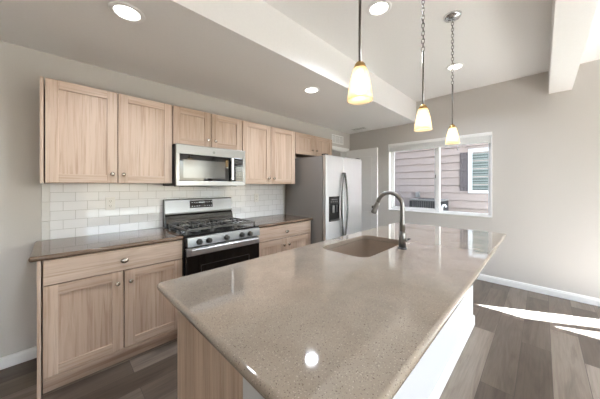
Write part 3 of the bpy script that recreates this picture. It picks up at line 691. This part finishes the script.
def outlet(x, z, label):
    yb = W - .009; t = thing('wall_outlet', label, 'outlet', (x, yb, z), 'outlets in the tile')
    MB().box(x - .036, x + .036, yb - .0065, yb + .0003, z - .058, z + .058, .003).build('cover_plate', M['white_p'], t)
    for dz in (-.022, .022):
        s_ = MB().box(x - .017, x + .017, yb - .0085, yb - .006, z + dz - .015, z + dz + .015, .003).build('socket', M['white_p'], t)
        mm = MB()
        for dx in (-.007, .005): mm.box(x + dx, x + dx + .0022, yb - .009, yb - .008, z + dz - .003, z + dz + .008)
        mm.box(x - .002, x + .002, yb - .009, yb - .008, z + dz - .011, z + dz - .007); mm.build('slots', M['slot'], s_)
outlet(.353, 1.186, 'white wall outlet in the tile left of the range')
outlet(1.965, 1.182, 'white wall outlet in the tile right of the range')

# ------------------------------------------------------------------ outdoors seen through the window
GZ = -.25
struct(MB().box(XR + T, 11, -9, 9, GZ - .1, GZ).build('ground', M['gravel']))
nh = thing('neighbor_house', 'neighbouring house with pinkish lap siding seen through the window', 'house', (7.5, 1.5, GZ))
m = MB(); px = 7.5; pts = []; z = GZ
while z < 7.4: pts += [(px + .015, z), (px + .015, z + .011), (px - .034, z + .013), (px - .004, z + .2)]; z += .2
poly = [(px + .2, GZ)] + pts + [(px + .2, z)]
m.prism([(x, zz) for x, zz in poly], 'y', -5.4, 7.5); m.build('siding', M['siding'], nh)  # run longer and taller out of view to block sun and sky
MB().prism([(6.95, z - .1), (9.0, z + 1.1), (9.0, z + 1.3), (6.95, z + .08)], 'y', -5.6, 7.8).build('roof', M['roof'], nh)
wy0, wy1, wz0, wz1 = .30, 1.345, 1.16, 2.28
m = MB(); tw = .085; xx0, xx1 = px - .055, px
m.box(xx0, xx1, wy0, wy1, wz0, wz0 + tw * .9); m.box(xx0, xx1, wy0, wy1, wz1 - tw, wz1); m.box(xx0, xx1, wy1 - tw, wy1, wz0 + tw * .9, wz1 - tw); m.box(xx0, xx1, wy0, wy0 + tw, wz0 + tw * .9, wz1 - tw)
nw = m.build('window', M['ntrim'], nh)
MB().box(px - .03, px - .004, wy0 + tw - .01, wy1 - tw + .01, wz0 + .06, wz1 - tw + .01).build('pane', M['nglass'], nw)
m = MB()
for k in range(14): zz = wz0 + .11 + k * .066; m.box(px - .034, px - .030, wy0 + tw, wy1 - tw, zz, zz + .03)
m.build('blind', M['nblind'], nw)
m = MB(); sa, sb, sc_, sd = 1.350, 1.530, 1.21, 2.205
for k in range(3): w_ = (sb - sa) / 3; m.box(px - .045, px - .02, sa + k * w_ + .002, sa + (k + 1) * w_ - .002, sc_, sd, .003)
for zz in (sc_ + .10, sc_ + .50, sd - .16): m.box(px - .058, px - .044, sa + .006, sb - .006, zz, zz + .07, .003)
m.build('shutter', M['shutter'], nh)
ub = thing('utility_box', 'small pale utility box on the siding above the condenser', 'utility box', (px - .06, 2.565, 1.09))
MB().box(px - .12, px - .0345, 2.515, 2.615, 1.015, 1.165, .006).build('housing', M['ac'], ub); MB().box(px - .123, px - .119, 2.53, 2.60, 1.03, 1.09, .002).build('cover', M['ac'], ub)
def condenser(y0, y1, x0, x1, zt, label):
    t = thing('air_conditioner', label, 'air conditioner', ((x0 + x1) / 2, (y0 + y1) / 2, GZ))
    MB().box(x0 - .08, x1 + .08, y0 - .08, y1 + .08, GZ, GZ + .1, .01).build('pad', M['concrete'], t)
    MB().box(x0 + .025, x1 - .025, y0 + .025, y1 - .025, GZ + .1, zt - .02).build('coil', M['ac'], t)
    m = MB(); n = 14
    for k in range(n + 1):
        f = k / n; w_ = .012
        for X in (x0, x1): m.box(X - w_, X + w_, y0 + f * (y1 - y0) - .007, y0 + f * (y1 - y0) + .007, GZ + .14, zt - .05)
        for Y in (y0, y1): m.box(x0 + f * (x1 - x0) - .007, x0 + f * (x1 - x0) + .007, Y - w_, Y + w_, GZ + .14, zt - .05)
    m.build('guard', M['acd'], t); m = MB(); m.box(x0 - .015, x1 + .015, y0 - .015, y1 + .015, zt - .03, zt - .008, .004); m.box(x0 - .015, x1 + .015, y0 - .015, y1 + .015, GZ + .1, GZ + .15, .006); m.build('casing', M['ac'], t)
    MB().lathe([(.26, 0), (.26, .01), (.22, .014), (.001, .014)], ((x0 + x1) / 2, (y0 + y1) / 2, zt - .008), n=24).build('fan_grille', M['acd'], t)
condenser(1.76, 2.50, 6.66, 7.28, 1.0, 'grey air conditioner condenser outside, below the utility box')
pp = MB().tube([(6.36, 1.66, GZ), (6.36, 1.66, .82), (6.36, 1.64, .89), (6.36, 1.60, .90), (6.36, 1.57, .85)], .022, 12).build('vent_pipe', M['white_p'], None, (6.36, 1.66, GZ))
tag(pp, 'thin white hooked pipe standing outside beside the condenser', 'pipe')

# unseen glowing dome added to brighten the hall beyond the doorway
hl_ = sroot('ceiling_fill_hall', (3.8, 3.6, ZLOW))
MB().lathe([(.14, 0), (.14, -.03), (.12, -.06), (.06, -.08), (.001, -.082)], (3.8, 3.6, ZLOW), n=28).build('dome', M['lens'], hl_)
